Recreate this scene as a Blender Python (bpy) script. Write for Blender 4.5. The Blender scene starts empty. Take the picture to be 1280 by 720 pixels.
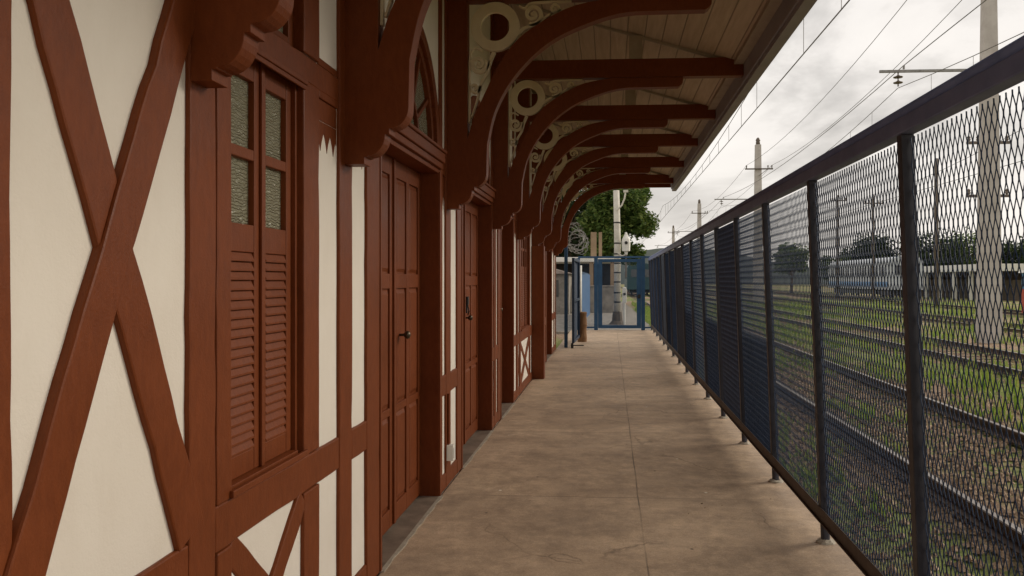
import bpy, bmesh, math, random
from mathutils import Vector
random.seed(7)
R = math.radians
S = bpy.context.scene
COL = S.collection

# ------------------------------------------------------------------ materials
def new_mat(name):
    m = bpy.data.materials.new(name); m.use_nodes = True
    nt = m.node_tree; b = nt.nodes['Principled BSDF']
    return m, nt, b
def N(nt, t, **kw):
    n = nt.nodes.new(t)
    for k, v in kw.items(): setattr(n, k, v)
    return n
def coords(nt, scale=(1, 1, 1)):
    g = N(nt, 'ShaderNodeNewGeometry')
    mp = N(nt, 'ShaderNodeMapping'); mp.inputs['Scale'].default_value = scale
    nt.links.new(g.outputs['Position'], mp.inputs['Vector'])
    return mp.outputs['Vector']
def noise(nt, vec, scale, detail=5, rough=.6, dist=0):
    n = N(nt, 'ShaderNodeTexNoise'); n.inputs['Scale'].default_value = scale
    n.inputs['Detail'].default_value = detail; n.inputs['Roughness'].default_value = rough
    n.inputs['Distortion'].default_value = dist
    nt.links.new(vec, n.inputs['Vector']); return n.outputs['Fac']
def ramp(nt, fac, stops):
    r = N(nt, 'ShaderNodeValToRGB'); e = r.color_ramp.elements
    while len(e) < len(stops): e.new(.5)
    for el, (p, c) in zip(e, stops):
        el.position = p; el.color = (c[0], c[1], c[2], 1) if not isinstance(c, (int, float)) else (c, c, c, 1)
    nt.links.new(fac, r.inputs['Fac']); return r.outputs['Color']
def mix(nt, fac, a, b, mode='MIX'):
    m = N(nt, 'ShaderNodeMix', data_type='RGBA', blend_type=mode)
    for sock, v in ((m.inputs[0], fac), (m.inputs[6], a), (m.inputs[7], b)):
        if hasattr(v, 'is_output'): nt.links.new(v, sock)
        elif isinstance(v, (int, float)): sock.default_value = v
        else: sock.default_value = (v[0], v[1], v[2], 1)
    return m.outputs[2]
def bump(nt, b, h, strength, dist=.01):
    n = N(nt, 'ShaderNodeBump'); n.inputs['Strength'].default_value = strength
    n.inputs['Distance'].default_value = dist
    nt.links.new(h, n.inputs['Height']); nt.links.new(n.outputs['Normal'], b.inputs['Normal'])
def simple(name, c1, c2, scale=6, rough=.6, bs=.15, bscale=60, stretch=(1, 1, 1), metal=0, spec=.4, bd=.004):
    m, nt, b = new_mat(name)
    v = coords(nt, stretch)
    f = noise(nt, v, scale, 6)
    c = ramp(nt, f, [(.3, c1), (.7, c2)])
    nt.links.new(c, b.inputs['Base Color'])
    b.inputs['Roughness'].default_value = rough; b.inputs['Metallic'].default_value = metal
    b.inputs['Specular IOR Level'].default_value = spec
    if bs: bump(nt, b, noise(nt, v, bscale, 4), bs, bd)
    return m

M = {}
def brown_paint():
    m, nt, b = new_mat('brown_paint')
    v = coords(nt, (1, 1, .35)); v2 = coords(nt)
    big = noise(nt, v2, 2.2, 5); grain = noise(nt, v, 45, 5, .65); fine = noise(nt, v2, 130, 3)
    c = ramp(nt, big, [(.3, (.140, .032, .0066)), (.7, (.195, .046, .0098))])
    c = mix(nt, .35, c, ramp(nt, grain, [(.3, (.105, .023, .005)), (.65, (.205, .051, .0125))]))
    dk = ramp(nt, noise(nt, coords(nt, (1, 1, .5)), 16, 9, .8), [(.665, 0), (.70, 1)])
    c = mix(nt, mix(nt, .65, (0, 0, 0), dk), c, (.045, .014, .006))
    sp = ramp(nt, noise(nt, v2, 7, 9, .8), [(.62, 0), (.70, 1)])
    c = mix(nt, mix(nt, .5, (0, 0, 0), sp), c, (.20, .075, .04))
    nt.links.new(c, b.inputs['Base Color'])
    rr = ramp(nt, big, [(.3, .42), (.7, .6)]); nt.links.new(rr, b.inputs['Roughness'])
    b.inputs['Specular IOR Level'].default_value = .22
    h = mix(nt, .5, grain, fine); h = mix(nt, .35, h, big); bump(nt, b, h, .45, .006)
    return m
M['brown'] = brown_paint()
M['plaster'] = None
def plaster():
    m, nt, b = new_mat('cream_plaster')
    v = coords(nt)
    big = noise(nt, v, 1.6, 6, .6); mid = noise(nt, coords(nt, (1, 1, .3)), 7, 6, .7)
    c = ramp(nt, big, [(.3, (.74, .675, .585)), (.7, (.80, .745, .66))])
    c = mix(nt, .16, c, ramp(nt, mid, [(.3, (.62, .55, .45)), (.55, (.81, .755, .67))]))
    spk = ramp(nt, noise(nt, v, 26, 9, .8), [(.68, 0), (.73, 1)])
    c = mix(nt, mix(nt, .4, (0, 0, 0), spk), c, (.50, .42, .33))
    nt.links.new(c, b.inputs['Base Color']); b.inputs['Roughness'].default_value = .85
    bump(nt, b, mix(nt, .5, noise(nt, v, 14, 4), noise(nt, v, 110, 3)), .3, .006)
    return m
M['plaster'] = plaster()
def concrete():
    m, nt, b = new_mat('platform_concrete')
    v = coords(nt); vs = coords(nt, (1.6, .5, 1))
    big = noise(nt, v, .55, 6, .62); streak = noise(nt, coords(nt, (.9, 1.15, 1)), 1.4, 10, .74); fine = noise(nt, v, 70, 4, .7)
    mid = noise(nt, v, 5, 8, .72)
    c = ramp(nt, big, [(.32, (.20, .122, .070)), (.5, (.37, .245, .150)), (.68, (.56, .39, .255))])
    c = mix(nt, .5, c, ramp(nt, streak, [(.36, (.13, .08, .046)), (.5, (.35, .235, .147)), (.64, (.62, .45, .31))]))
    c = mix(nt, .30, c, ramp(nt, mid, [(.34, (.12, .075, .045)), (.66, (.58, .42, .28))]))
    c = mix(nt, .18, c, ramp(nt, fine, [(.3, .08), (.7, .5)]))
    # pale scuffs, dark gum spots
    sc = ramp(nt, noise(nt, coords(nt, (.5, 2.2, 1)), 2.6, 9, .78), [(.66, 0), (.74, 1)])
    c = mix(nt, mix(nt, .35, (0, 0, 0), sc), c, (.50, .44, .35))
    vor = N(nt, 'ShaderNodeTexVoronoi'); vor.inputs['Scale'].default_value = 2.3
    nt.links.new(v, vor.inputs['Vector'])
    sp = ramp(nt, vor.outputs['Distance'], [(.02, 1), (.035, 0)])
    c = mix(nt, sp, c, (.07, .055, .04))
    vor2 = N(nt, 'ShaderNodeTexVoronoi'); vor2.inputs['Scale'].default_value = 1.7
    nt.links.new(coords(nt, (1.1, .9, 1)), vor2.inputs['Vector'])
    sp2 = ramp(nt, vor2.outputs['Distance'], [(.015, 1), (.028, 0)])
    c = mix(nt, sp2, c, (.62, .58, .50))
    gr = ramp(nt, noise(nt, v, 180, 3, .8), [(.34, .55), (.5, 1.0), (.68, 1.35)])
    c = mix(nt, .55, c, mix(nt, 1.0, c, gr, 'MULTIPLY'))
    pt = ramp(nt, noise(nt, v, 1.9, 3, .4), [(.40, 0), (.47, 1)])
    ed = ramp(nt, noise(nt, v, 11, 7, .75), [(.42, .72), (.60, 1.12)])
    c = mix(nt, mix(nt, 1.0, pt, (.5, .5, .5), 'MULTIPLY'), c, mix(nt, 1.0, c, ed, 'MULTIPLY'))
    dv = N(nt, 'ShaderNodeVectorMath', operation='ADD'); dn = N(nt, 'ShaderNodeTexNoise'); dn.inputs['Scale'].default_value = 2.0; dn.inputs['Detail'].default_value = 6
    nt.links.new(v, dn.inputs['Vector']); ds = N(nt, 'ShaderNodeVectorMath', operation='SCALE'); ds.inputs['Scale'].default_value = .6
    nt.links.new(dn.outputs['Color'], ds.inputs[0]); nt.links.new(v, dv.inputs[0]); nt.links.new(ds.outputs[0], dv.inputs[1])
    vc = N(nt, 'ShaderNodeTexVoronoi', feature='DISTANCE_TO_EDGE'); vc.inputs['Scale'].default_value = .62; nt.links.new(dv.outputs[0], vc.inputs['Vector'])
    ck = ramp(nt, vc.outputs['Distance'], [(.002, 1), (.005, 0)])
    ckm = ramp(nt, noise(nt, v, .8, 2), [(.50, 0), (.60, .6)])
    c = mix(nt, mix(nt, 1.0, ck, ckm, 'MULTIPLY'), c, (.07, .05, .035))
    # slab joints: one lengthwise at X=.205, cross joints every 2.5 m
    sep = N(nt, 'ShaderNodeSeparateXYZ')
    wob = N(nt, 'ShaderNodeVectorMath', operation='ADD')
    wn = N(nt, 'ShaderNodeTexNoise'); wn.inputs['Scale'].default_value = 1.3; nt.links.new(v, wn.inputs['Vector'])
    ws = N(nt, 'ShaderNodeVectorMath', operation='SCALE'); ws.inputs['Scale'].default_value = .022
    nt.links.new(wn.outputs['Color'], ws.inputs[0]); nt.links.new(v, wob.inputs[0]); nt.links.new(ws.outputs[0], wob.inputs[1])
    nt.links.new(wob.outputs[0], sep.inputs[0])
    def math_(op, a, bb=None, cc=None):
        n = N(nt, 'ShaderNodeMath', operation=op)
        for i, q in enumerate((a, bb, cc)):
            if q is None: continue
            if hasattr(q, 'is_output'): nt.links.new(q, n.inputs[i])
            else: n.inputs[i].default_value = q
        return n.outputs[0]
    j1 = math_('ABSOLUTE', math_('SUBTRACT', sep.outputs[0], .216))
    fy = math_('FRACT', math_('DIVIDE', math_('SUBTRACT', sep.outputs[1], .91), 2.5))
    j2 = math_('MULTIPLY', math_('ABSOLUTE', math_('SUBTRACT', fy, .5)), -2.5)
    j2 = math_('ADD', j2, 1.25)
    j = math_('MINIMUM', j1, j2)
    jm = ramp(nt, math_('MULTIPLY', j, 10), [(.03, 1), (.07, 0)])
    gap = ramp(nt, noise(nt, v, 1.1, 4), [(.40, .15), (.6, .75)])
    jm2 = mix(nt, 1.0, jm, gap, 'MULTIPLY')
    c = mix(nt, jm2, c, (.075, .058, .042))
    c = mix(nt, 1.0, c, (1.36, 1.37, 1.32), 'MULTIPLY')
    nt.links.new(c, b.inputs['Base Color'])
    rr = ramp(nt, mid, [(.3, .55), (.7, .85)]); nt.links.new(rr, b.inputs['Roughness'])
    b.inputs['Specular IOR Level'].default_value = .35
    h = mix(nt, .5, mid, fine); h = mix(nt, jm2, h, (0, 0, 0)); bump(nt, b, h, .35, .008)
    return m
M['concrete'] = concrete()
M['threshold'] = simple('threshold_concrete', (.13, .095, .07), (.27, .205, .15), 5, .8, .3)
M['mortar'] = simple('pale_mortar', (.30, .26, .20), (.46, .41, .33), 12, .9, .5)
def ceiling_mat():
    m, nt, b = new_mat('ceiling_boards')
    v = coords(nt)
    w = N(nt, 'ShaderNodeTexWave', wave_type='BANDS', bands_direction='X', wave_profile='SAW')
    w.inputs['Scale'].default_value = 3.3 / 2 / .955; nt.links.new(v, w.inputs['Vector'])
    groove = ramp(nt, w.outputs['Fac'], [(.0, 0), (.05, 1), (.95, 1), (1, 0)])
    f = noise(nt, coords(nt, (6, .4, 1)), 4, 6)
    c = ramp(nt, f, [(.3, (.42, .32, .22)), (.7, (.56, .45, .335))])
    c = mix(nt, groove, (.20, .155, .11), c)
    nt.links.new(c, b.inputs['Base Color']); b.inputs['Roughness'].default_value = .7
    bump(nt, b, groove, .6, .01)
    return m
M['ceiling'] = ceiling_mat()
M['gutter'] = simple('gutter_paint', (.25, .23, .25), (.33, .31, .33), 3, .55, .15, 30)
M['fret'] = simple('cream_fretwork', (.66, .55, .36), (.76, .66, .46), 6, .6, .1)
M['strut'] = simple('dull_strut', (.33, .27, .20), (.42, .35, .27), 6, .7, .1)
def glass_mat():
    m, nt, b = new_mat('rippled_glass')
    v = coords(nt)
    b.inputs['Base Color'].default_value = (.34, .33, .23, 1)
    b.inputs['Roughness'].default_value = .06; b.inputs['IOR'].default_value = 1.6
    b.inputs['Specular IOR Level'].default_value = .9
    w = N(nt, 'ShaderNodeTexWave', wave_type='BANDS', bands_direction='Z'); w.inputs['Scale'].default_value = 26
    w.inputs['Distortion'].default_value = 7; w.inputs['Detail'].default_value = 2.5; w.inputs['Detail Scale'].default_value = 1.6
    nt.links.new(coords(nt, (1, .9, 1)), w.inputs['Vector'])
    bump(nt, b, w.outputs['Fac'], .8, .010)
    return m
M['glass'] = glass_mat()
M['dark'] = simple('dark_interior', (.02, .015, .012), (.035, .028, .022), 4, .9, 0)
M['navy'] = simple('navy_fence_paint', (.030, .031, .042), (.055, .056, .072), 9, .45, .2, 90)
M['railpaint'] = simple('faded_rail_paint', (.13, .165, .31), (.19, .225, .40), 6, .5, .2, 70)
M['blue'] = simple('blue_fence_paint', (.014, .055, .125), (.026, .085, .18), 5, .5, .15, 60)
M['navyblue'] = simple('navy_blue_paint', (.012, .028, .06), (.02, .045, .09), 5, .5, .1)
M['bluesheet'] = simple('light_blue_sheet', (.035, .10, .23), (.06, .15, .31), 3, .5, .1)
M['bracket_iron'] = simple('rusty_rail_angle', (.06, .042, .034), (.10, .075, .062), 10, .6, .2)
M['meshpaint'] = simple('mesh_paint', (.018, .034, .075), (.034, .060, .12), 12, .5, 0, spec=.3)
M['brass'] = simple('bronze_knob', (.06, .045, .03), (.12, .09, .055), 20, .35, 0, metal=.7)
M['black'] = simple('black_iron', (.012, .012, .013), (.03, .028, .026), 20, .5, .1)
M['white'] = simple('white_paint', (.70, .68, .62), (.80, .78, .72), 6, .5, .05)
M['pole'] = simple('pole_concrete', (.46, .42, .385), (.60, .56, .52), 3, .85, .3, 40)
M['polewhite'] = simple('whitewashed_pole', (.55, .51, .43), (.72, .68, .60), 5, .7, .2)
M['wire'] = simple('wire_metal', (.10, .09, .08), (.16, .145, .13), 5, .5, 0)
M['galv'] = simple('galvanised_metal', (.20, .19, .18), (.32, .31, .29), 8, .45, .1, metal=.3)
M['insul'] = simple('insulator_ceramic', (.10, .075, .055), (.17, .13, .10), 8, .3, 0)
M['wood'] = simple('weathered_wood', (.17, .085, .035), (.30, .16, .07), 5, .8, .4, 30, (3, 3, .5))
M['greywood'] = simple('grey_wood_pole', (.09, .07, .055), (.16, .13, .10), 5, .85, .4, 30, (3, 3, .4))
M['rail'] = simple('rusty_rail', (.055, .032, .022), (.10, .058, .038), 8, .55, .2)
M['railtop'] = simple('worn_rail_head', (.22, .19, .17), (.32, .28, .25), 8, .35, .05, metal=.6)
M['sleeper'] = simple('sleeper_wood', (.10, .068, .045), (.20, .14, .095), 4, .9, .4, 30)
M['teal'] = simple('teal_wagon_paint', (.018, .055, .065), (.035, .08, .09), 1.5, .5, .1)
M['trainwhite'] = simple('white_train_paint', (.46, .50, .54), (.58, .62, .66), 1, .4, .02)
M['trainblue'] = simple('blue_train_stripe', (.08, .22, .45), (.11, .27, .52), 1, .4, .02)
M['window'] = simple('dark_window', (.03, .035, .04), (.05, .055, .06), 1, .15, 0, spec=.8)
M['red'] = simple('red_paint', (.42, .06, .03), (.52, .09, .05), 3, .5, .05)
M['skyblue'] = simple('sky_blue_paint', (.10, .30, .55), (.14, .36, .62), 3, .5, .05)
M['tan'] = simple('tan_stucco', (.26, .18, .11), (.36, .26, .17), 2, .9, .3)
M['roofsheet'] = simple('roof_sheet', (.25, .20, .17), (.36, .30, .26), 2, .6, .2)
M['bark'] = simple('bark', (.07, .05, .035), (.14, .10, .07), 6, .95, .8, 20, (1, 1, .3))
def leaf(name, a, b_, c_):
    m, nt, b = new_mat(name)
    oi = N(nt, 'ShaderNodeNewGeometry')
    cc = ramp(nt, oi.outputs['Random Per Island'], [(0, a), (.5, b_), (1, c_)])
    nt.links.new(cc, b.inputs['Base Color']); b.inputs['Roughness'].default_value = .6
    b.inputs['Specular IOR Level'].default_value = .25
    tr = N(nt, 'ShaderNodeBsdfTranslucent'); nt.links.new(cc, tr.inputs['Color'])
    mx = N(nt, 'ShaderNodeMixShader'); mx.inputs[0].default_value = .3
    nt.links.new(b.outputs[0], mx.inputs[1]); nt.links.new(tr.outputs[0], mx.inputs[2])
    nt.links.new(mx.outputs[0], nt.nodes['Material Output'].inputs['Surface'])
    return m
M['leaf'] = leaf('leaves', (.04, .08, .015), (.09, .145, .03), (.18, .22, .055))
M['leafdark'] = leaf('dark_leaves', (.018, .034, .012), (.035, .058, .020), (.06, .085, .03))
M['grass'] = leaf('grass_blades', (.14, .25, .03), (.28, .40, .06), (.46, .46, .13))
M['dry'] = leaf('dry_leaves', (.11, .07, .035), (.20, .13, .07), (.32, .23, .13))
def ground_mat():
    m, nt, b = new_mat('yard_ground')
    v = coords(nt)
    patch = noise(nt, coords(nt, (.55, .12, 1)), 1.0, 6, .6); fine = noise(nt, v, 9, 8, .75); vf = noise(nt, v, 45, 5, .7)
    grav = ramp(nt, fine, [(.30, (.12, .078, .048)), (.5, (.40, .27, .17)), (.68, (.66, .49, .34))])
    grs = ramp(nt, fine, [(.3, (.12, .17, .025)), (.7, (.34, .38, .09))])
    c = mix(nt, ramp(nt, patch, [(.44, 0), (.54, 1)]), grav, grs)
    c = mix(nt, .35, c, ramp(nt, vf, [(.3, .04), (.7, .42)]), 'OVERLAY')
    nt.links.new(c, b.inputs['Base Color']); b.inputs['Roughness'].default_value = .95
    bump(nt, b, mix(nt, .5, fine, vf), .9, .05)
    return m
M['ground'] = ground_mat()
M['path'] = simple('grey_path', (.17, .15, .125), (.36, .325, .28), 3, .9, .5, 25)
M['ballast'] = simple('ballast_stone', (.13, .08, .05), (.56, .41, .28), 22, .95, 1, 30, bd=.03)
M['hill'] = simple('hazy_hill', (.16, .19, .20), (.20, .23, .23), .05, 1, 0)

# ------------------------------------------------------------------ mesh helper
class MB:
    def __init__(s): s.v = []; s.f = []; s.mi = []; s.m = 0
    def face(s, idx): s.f.append(tuple(idx)); s.mi.append(s.m)
    def box(s, x0, x1, y0, y1, z0, z1):
        b = len(s.v)
        s.v += [(x, y, z) for z in (z0, z1) for y in (y0, y1) for x in (x0, x1)]
        for f in ((0, 2, 3, 1), (4, 5, 7, 6), (0, 1, 5, 4), (2, 6, 7, 3), (0, 4, 6, 2), (1, 3, 7, 5)): s.face([b + i for i in f])
        return s
    def prism(s, pts, d0, d1, plane='xz'):
        """extrude a 2-d outline; plane 'xz' extrudes along Y, 'yz' along X, 'xy' along Z"""
        b = len(s.v); n = len(pts)
        for d in (d0, d1):
            for p, q in pts:
                s.v.append((p, d, q) if plane == 'xz' else (d, p, q) if plane == 'yz' else (p, q, d))
        s.face([b + i for i in range(n)]); s.face([b + n + i for i in reversed(range(n))])
        for i in range(n):
            j = (i + 1) % n; s.face((b + i, b + n + i, b + n + j, b + j))
        return s
    def strip(s, path, w, d0, d1, plane='xz'):
        """ribbon along a 2-d path, width w (number or list), thickness d0..d1"""
        n = len(path); L = []; Rr = []
        for i, p in enumerate(path):
            a = path[max(0, i - 1)]; c = path[min(n - 1, i + 1)]
            t = Vector((c[0] - a[0], c[1] - a[1])).normalized(); nn = Vector((-t.y, t.x))
            ww = (w[i] if isinstance(w, list) else w) / 2
            L.append((p[0] + nn.x * ww, p[1] + nn.y * ww)); Rr.append((p[0] - nn.x * ww, p[1] - nn.y * ww))
        for i in range(n - 1):
            s.prism([L[i], L[i + 1], Rr[i + 1], Rr[i]], d0, d1, plane)
        return s
    def tube(s, pts, r, n=8, cap=True):
        pts = [Vector(p) for p in pts]; b = len(s.v); m = len(pts)
        for i, p in enumerate(pts):
            t = (pts[min(m - 1, i + 1)] - pts[max(0, i - 1)]).normalized()
            u = t.cross(Vector((0, 0, 1)))
            if u.length < .05: u = t.cross(Vector((1, 0, 0)))
            u.normalize(); w = t.cross(u)
            rr = r[i] if isinstance(r, (list, tuple)) else r
            for k in range(n):
                a = 2 * math.pi * k / n; q = p + (u * math.cos(a) + w * math.sin(a)) * rr; s.v.append(tuple(q))
        for i in range(m - 1):
            for k in range(n):
                k2 = (k + 1) % n
                s.face((b + i * n + k, b + i * n + k2, b + (i + 1) * n + k2, b + (i + 1) * n + k))
        if cap:
            s.face([b + k for k in reversed(range(n))]); s.face([b + (m - 1) * n + k for k in range(n)])
        return s
    def lathe(s, prof, x, y, n=16):
        """prof: list of (r,z)"""
        b = len(s.v)
        for r, z in prof:
            for k in range(n):
                a = 2 * math.pi * k / n; s.v.append((x + r * math.cos(a), y + r * math.sin(a), z))
        for i in range(len(prof) - 1):
            for k in range(n):
                k2 = (k + 1) % n; s.face((b + i * n + k, b + i * n + k2, b + (i + 1) * n + k2, b + (i + 1) * n + k))
        s.face([b + k for k in reversed(range(n))]); s.face([b + (len(prof) - 1) * n + k for k in range(n)])
        return s
    def ring(s, cx, cz, r0, r1, d0, d1, n=40, a0=0, a1=2 * math.pi, plane='xz'):
        for i in range(n):
            t0 = a0 + (a1 - a0) * i / n; t1 = a0 + (a1 - a0) * (i + 1) / n
            P = lambda r, t: (cx + r * math.cos(t), cz + r * math.sin(t))
            s.prism([P(r0, t0), P(r1, t0), P(r1, t1), P(r0, t1)], d0, d1, plane)
        return s
    def mesh(s, name, mats, smooth=False, merge=True):
        me = bpy.data.meshes.new(name); me.from_pydata(s.v, [], s.f)
        for m in mats: me.materials.append(m)
        me.polygons.foreach_set('material_index', s.mi)
        if merge:
            bm = bmesh.new(); bm.from_mesh(me)
            bmesh.ops.recalc_face_normals(bm, faces=bm.faces); bm.to_mesh(me); bm.free()
        if smooth:
            me.polygons.foreach_set('use_smooth', [True] * len(me.polygons))
        me.update(); return me
    def build(s, name, mat, parent=None, smooth=False, bevel=0, merge=True):
        mats = mat if isinstance(mat, list) else [mat]
        o = bpy.data.objects.new(name, s.mesh(name, mats, smooth, merge)); COL.objects.link(o)
        if parent: set_parent(o, parent)
        if bevel:
            bv = o.modifiers.new('Bevel', 'BEVEL'); bv.width = bevel; bv.segments = 2; bv.limit_method = 'ANGLE'; bv.angle_limit = R(40)
        if smooth:
            w = o.modifiers.new('WN', 'WEIGHTED_NORMAL') if False else None
        return o
def world_loc(o):
    p = Vector(o.location)
    while o.parent: o = o.parent; p = p + Vector(o.location)
    return p
def set_parent(o, parent):
    """vertices are given in world space; shift them so that the object sits under its thing's base"""
    o.parent = parent; w = world_loc(parent)
    for v in o.data.vertices: v.co -= w
def thing(name, label, cat, loc=(0, 0, 0), group=None):
    o = bpy.data.objects.new(name, None); COL.objects.link(o); o.location = loc
    o.empty_display_size = .2
    tag(o, label, cat, group); return o
def tag(o, label=None, cat=None, group=None, kind=None):
    if label: o['label'] = label
    if cat: o['category'] = cat
    if group: o['group'] = group
    if kind: o['kind'] = kind
    return o
def dup_tree(o, parent=None):
    c = o.copy(); COL.objects.link(c); c.parent = parent
    for ch in list(o.children): dup_tree(ch, c)
    return c

# ================================================================== ground
g = MB(); nx, ny = 60, 60
xs = [-400, -150, -60, -20, -8, -4] + [-3 + i * .75 for i in range(60)] + [45, 60, 90, 150, 260, 400]
ys = [-60, -20, -8] + [-4 + i * 1.0 for i in range(60)] + [60, 70, 85, 100, 130, 170, 230, 320, 480, 700]
def gz(x, y):
    if x < 2.0 or y < -3: return -.15
    z = -.15 + .03 * math.sin(x * 1.3 + y * .7) * math.sin(y * .45)
    return z
for y in ys:
    for x in xs: g.v.append((x, y, gz(x, y)))
nxx = len(xs)
for j in range(len(ys) - 1):
    for i in range(nxx - 1):
        g.face((j * nxx + i, j * nxx + i + 1, (j + 1) * nxx + i + 1, (j + 1) * nxx + i))
tag(g.build('ground', M['ground'], smooth=True), kind='structure')

p = MB(); p.box(-1.26, 1.46, -5, 25.75, -.6, 0)
tag(p.build('platform', M['concrete'], bevel=.012), kind='structure')
p = MB(); p.prism([(-9, 25.75), (1.55, 25.75), (1.35, 34), (1.25, 48), (.6, 70), (-9, 70)], -.5, -.06, 'xy')
tag(p.build('path', M['path']), kind='structure')
p = MB()
for i in range(40):
    x0 = -100 + i * 10; h = lambda x: 7 + 5 * math.sin(x * .021 + 1) + 3 * math.sin(x * .055)
    p.prism([(x0, -2), (x0 + 10, -2), (x0 + 10, h(x0 + 10)), (x0, h(x0))], 330, 420, 'xz')
tag(p.build('hills', M['hill']), kind='structure')

# ================================================================== station building
WX = -1.26          # timber face
PX = -1.276          # plaster face
BACK = -1.62
Y0, Y1 = -3.2, 18.55
B = thing('station_building', 'half timbered station building with cream plaster panels, brown woodwork and bracketed canopy roof', 'station', (-1.3, 8, 0))
def ceil_z(x): return 3.94 - .292 * (x - 1.24)
TOPZ = ceil_z(PX) + .02

doors = [(4.31, 5.87), (6.72, 8.46), (9.15, 10.36), (15.75, 17.15)]
wins = [(2.60, 3.225), (11.25, 12.45), (13.75, 15.0)]
brk = [3.78, 6.16, 8.58, 10.83, 12.98, 15.40, 17.95]
ARC = 2.56
# plaster wall with openings
w = MB()
cuts = sorted([(a - .02, b + .02, 'd') for a, b in doors] + [(a - .02, b + .02, 'w') for a, b in wins])
y = Y0
def arch_r(a, b): return min(.70, (b - a) / 2 - .08)
for a, b, k in cuts:
    w.box(BACK, PX, y, a, -.3, TOPZ)
    if k == 'w':
        w.box(BACK, PX, a, b, -.3, .80); w.box(BACK, PX, a, b, 2.44, 2.53)
        w.box(BACK, PX, a, b, 3.12, TOPZ)
    else:
        r = arch_r(a + .02, b - .02); c = (a + b) / 2
        w.box(BACK, PX, a, c - r, 2.42, TOPZ); w.box(BACK, PX, c + r, b, 2.42, TOPZ)
        w.box(BACK, PX, c - r, c + r, 2.42, ARC)
        n = 28
        for i in range(n):
            t0 = math.pi * i / n; t1 = math.pi * (i + 1) / n
            pa = (c + r * math.cos(t0), ARC + r * math.sin(t0)); pb = (c + r * math.cos(t1), ARC + r * math.sin(t1))
            w.prism([pa, (pa[0], TOPZ), (pb[0], TOPZ), pb], BACK, PX, 'yz')
    y = b
w.box(BACK, PX, y, Y1, -.3, TOPZ)
w.build('wall', M['plaster'], B)
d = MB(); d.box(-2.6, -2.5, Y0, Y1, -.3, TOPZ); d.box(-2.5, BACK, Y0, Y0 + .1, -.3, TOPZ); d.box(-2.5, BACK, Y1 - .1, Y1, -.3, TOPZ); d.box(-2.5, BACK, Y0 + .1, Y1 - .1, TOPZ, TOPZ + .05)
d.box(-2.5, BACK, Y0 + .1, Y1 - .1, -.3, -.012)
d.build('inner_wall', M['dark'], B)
w = MB(); w.box(-5.5, -2.62, Y0, Y1, -.3, TOPZ); w.build('rear_block', M['plaster'], B)

def jit(a): return random.uniform(-a, a)
def walk(n, amp):
    # slowly wandering offsets, with an occasional small chip
    v = 0; out = []
    for i in range(n):
        v = max(-amp, min(amp, v + random.uniform(-amp, amp) * .55)); out.append(v - (amp * 1.1 if random.random() < .06 else 0))
    return out
def post(y0, y1, z0=0, z1=None, x1=WX, x0=PX - .05, name='post'):
    z1 = z1 or ceil_z(WX) - .01
    # slightly uneven hand-hewn edges
    m = MB(); n = max(6, int((z1 - z0) / .09)); L = []; Rr = []; wa = walk(n, .0045); wb = walk(n, .0045)
    for i in range(n):
        z = z0 + (z1 - z0) * i / (n - 1)
        L.append((y0 + wa[i], z)); Rr.append((y1 + wb[i], z))
    m.prism(L + Rr[::-1], x0, x1, 'yz')
    return m.build(name, M['brown'], B, bevel=.006)
def rail(y0, y1, z0, z1, x1=WX - .002, name='rail'):
    m = MB(); n = max(5, int((y1 - y0) / .07)); A = []; T = []; wa = walk(n, .004); wb = walk(n, .004)
    for i in range(n):
        yy = y0 + (y1 - y0) * i / (n - 1)
        A.append((yy, z0 + wa[i])); T.append((yy, z1 + wb[i]))
    m.prism(A + T[::-1], PX - .05, x1, 'yz')
    return m.build(name, M['brown'], B, bevel=.006)
def brace(a, b, wd, x1=WX - .004):
    m = MB(); a = Vector(a); b = Vector(b); n = 22; wa = walk(n, .006); wb = walk(n, .006)
    t = (b - a).normalized(); nn = Vector((-t.y, t.x)); L = []; Rr = []
    for i in range(n):
        q = a + (b - a) * i / (n - 1); h = wd / 2
        L.append(tuple(q + nn * (h + wa[i]))); Rr.append(tuple(q - nn * (h + wb[i])))
    m.prism(L + Rr[::-1], PX - .03, x1, 'yz')
    return m.build('brace', M['brown'], B, bevel=.007)

posts = [(-.42, -.24), (.47, .65), (1.43, 1.615),
         (2.327, 2.49),                                 # bracket 0 stud
         (3.405 - .0, 3.405),                           # placeholder, skipped
         (3.66, 3.845), (4.085, 4.31),                  # between window and door
         (5.87, 5.95), (6.09, 6.265), (6.54, 6.72),
         (8.46, 8.55), (8.60 - .09 + .04, 8.55), (8.56, 8.56),
         (8.50, 8.50), (8.94, 9.15), (10.36, 10.45), (10.74, 10.92), (11.08, 11.25 - .10),
         (13.0, 13.0), (13.45, 13.64), (15.31, 15.49), (15.63, 15.75), (17.15, 17.28), (17.86, 18.04), (18.4, 18.55)]
posts = [q for q in posts if q[1] - q[0] > .03] + [(8.66, 8.80)]
for a, b in posts: post(a, b)
# window jamb posts
for a, b in wins:
    post(a - .10, a, .872, 2.428); post(b, b + .18 if b < 5 else b + .12, .872, 2.428)
    post(a - .10, a, 2.542, None); post(b, b + .18 if b < 5 else b + .12, 2.542, None)
    post(a - .10, a, .122, .718); post(b, b + .18 if b < 5 else b + .12, .122, .718)
# tall pilaster under the fifth bracket
m = MB(); m.box(PX, -1.07, 12.86, 13.08, 0, 2.15); m.build('pilaster', M['brown'], B, bevel=.008)

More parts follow.
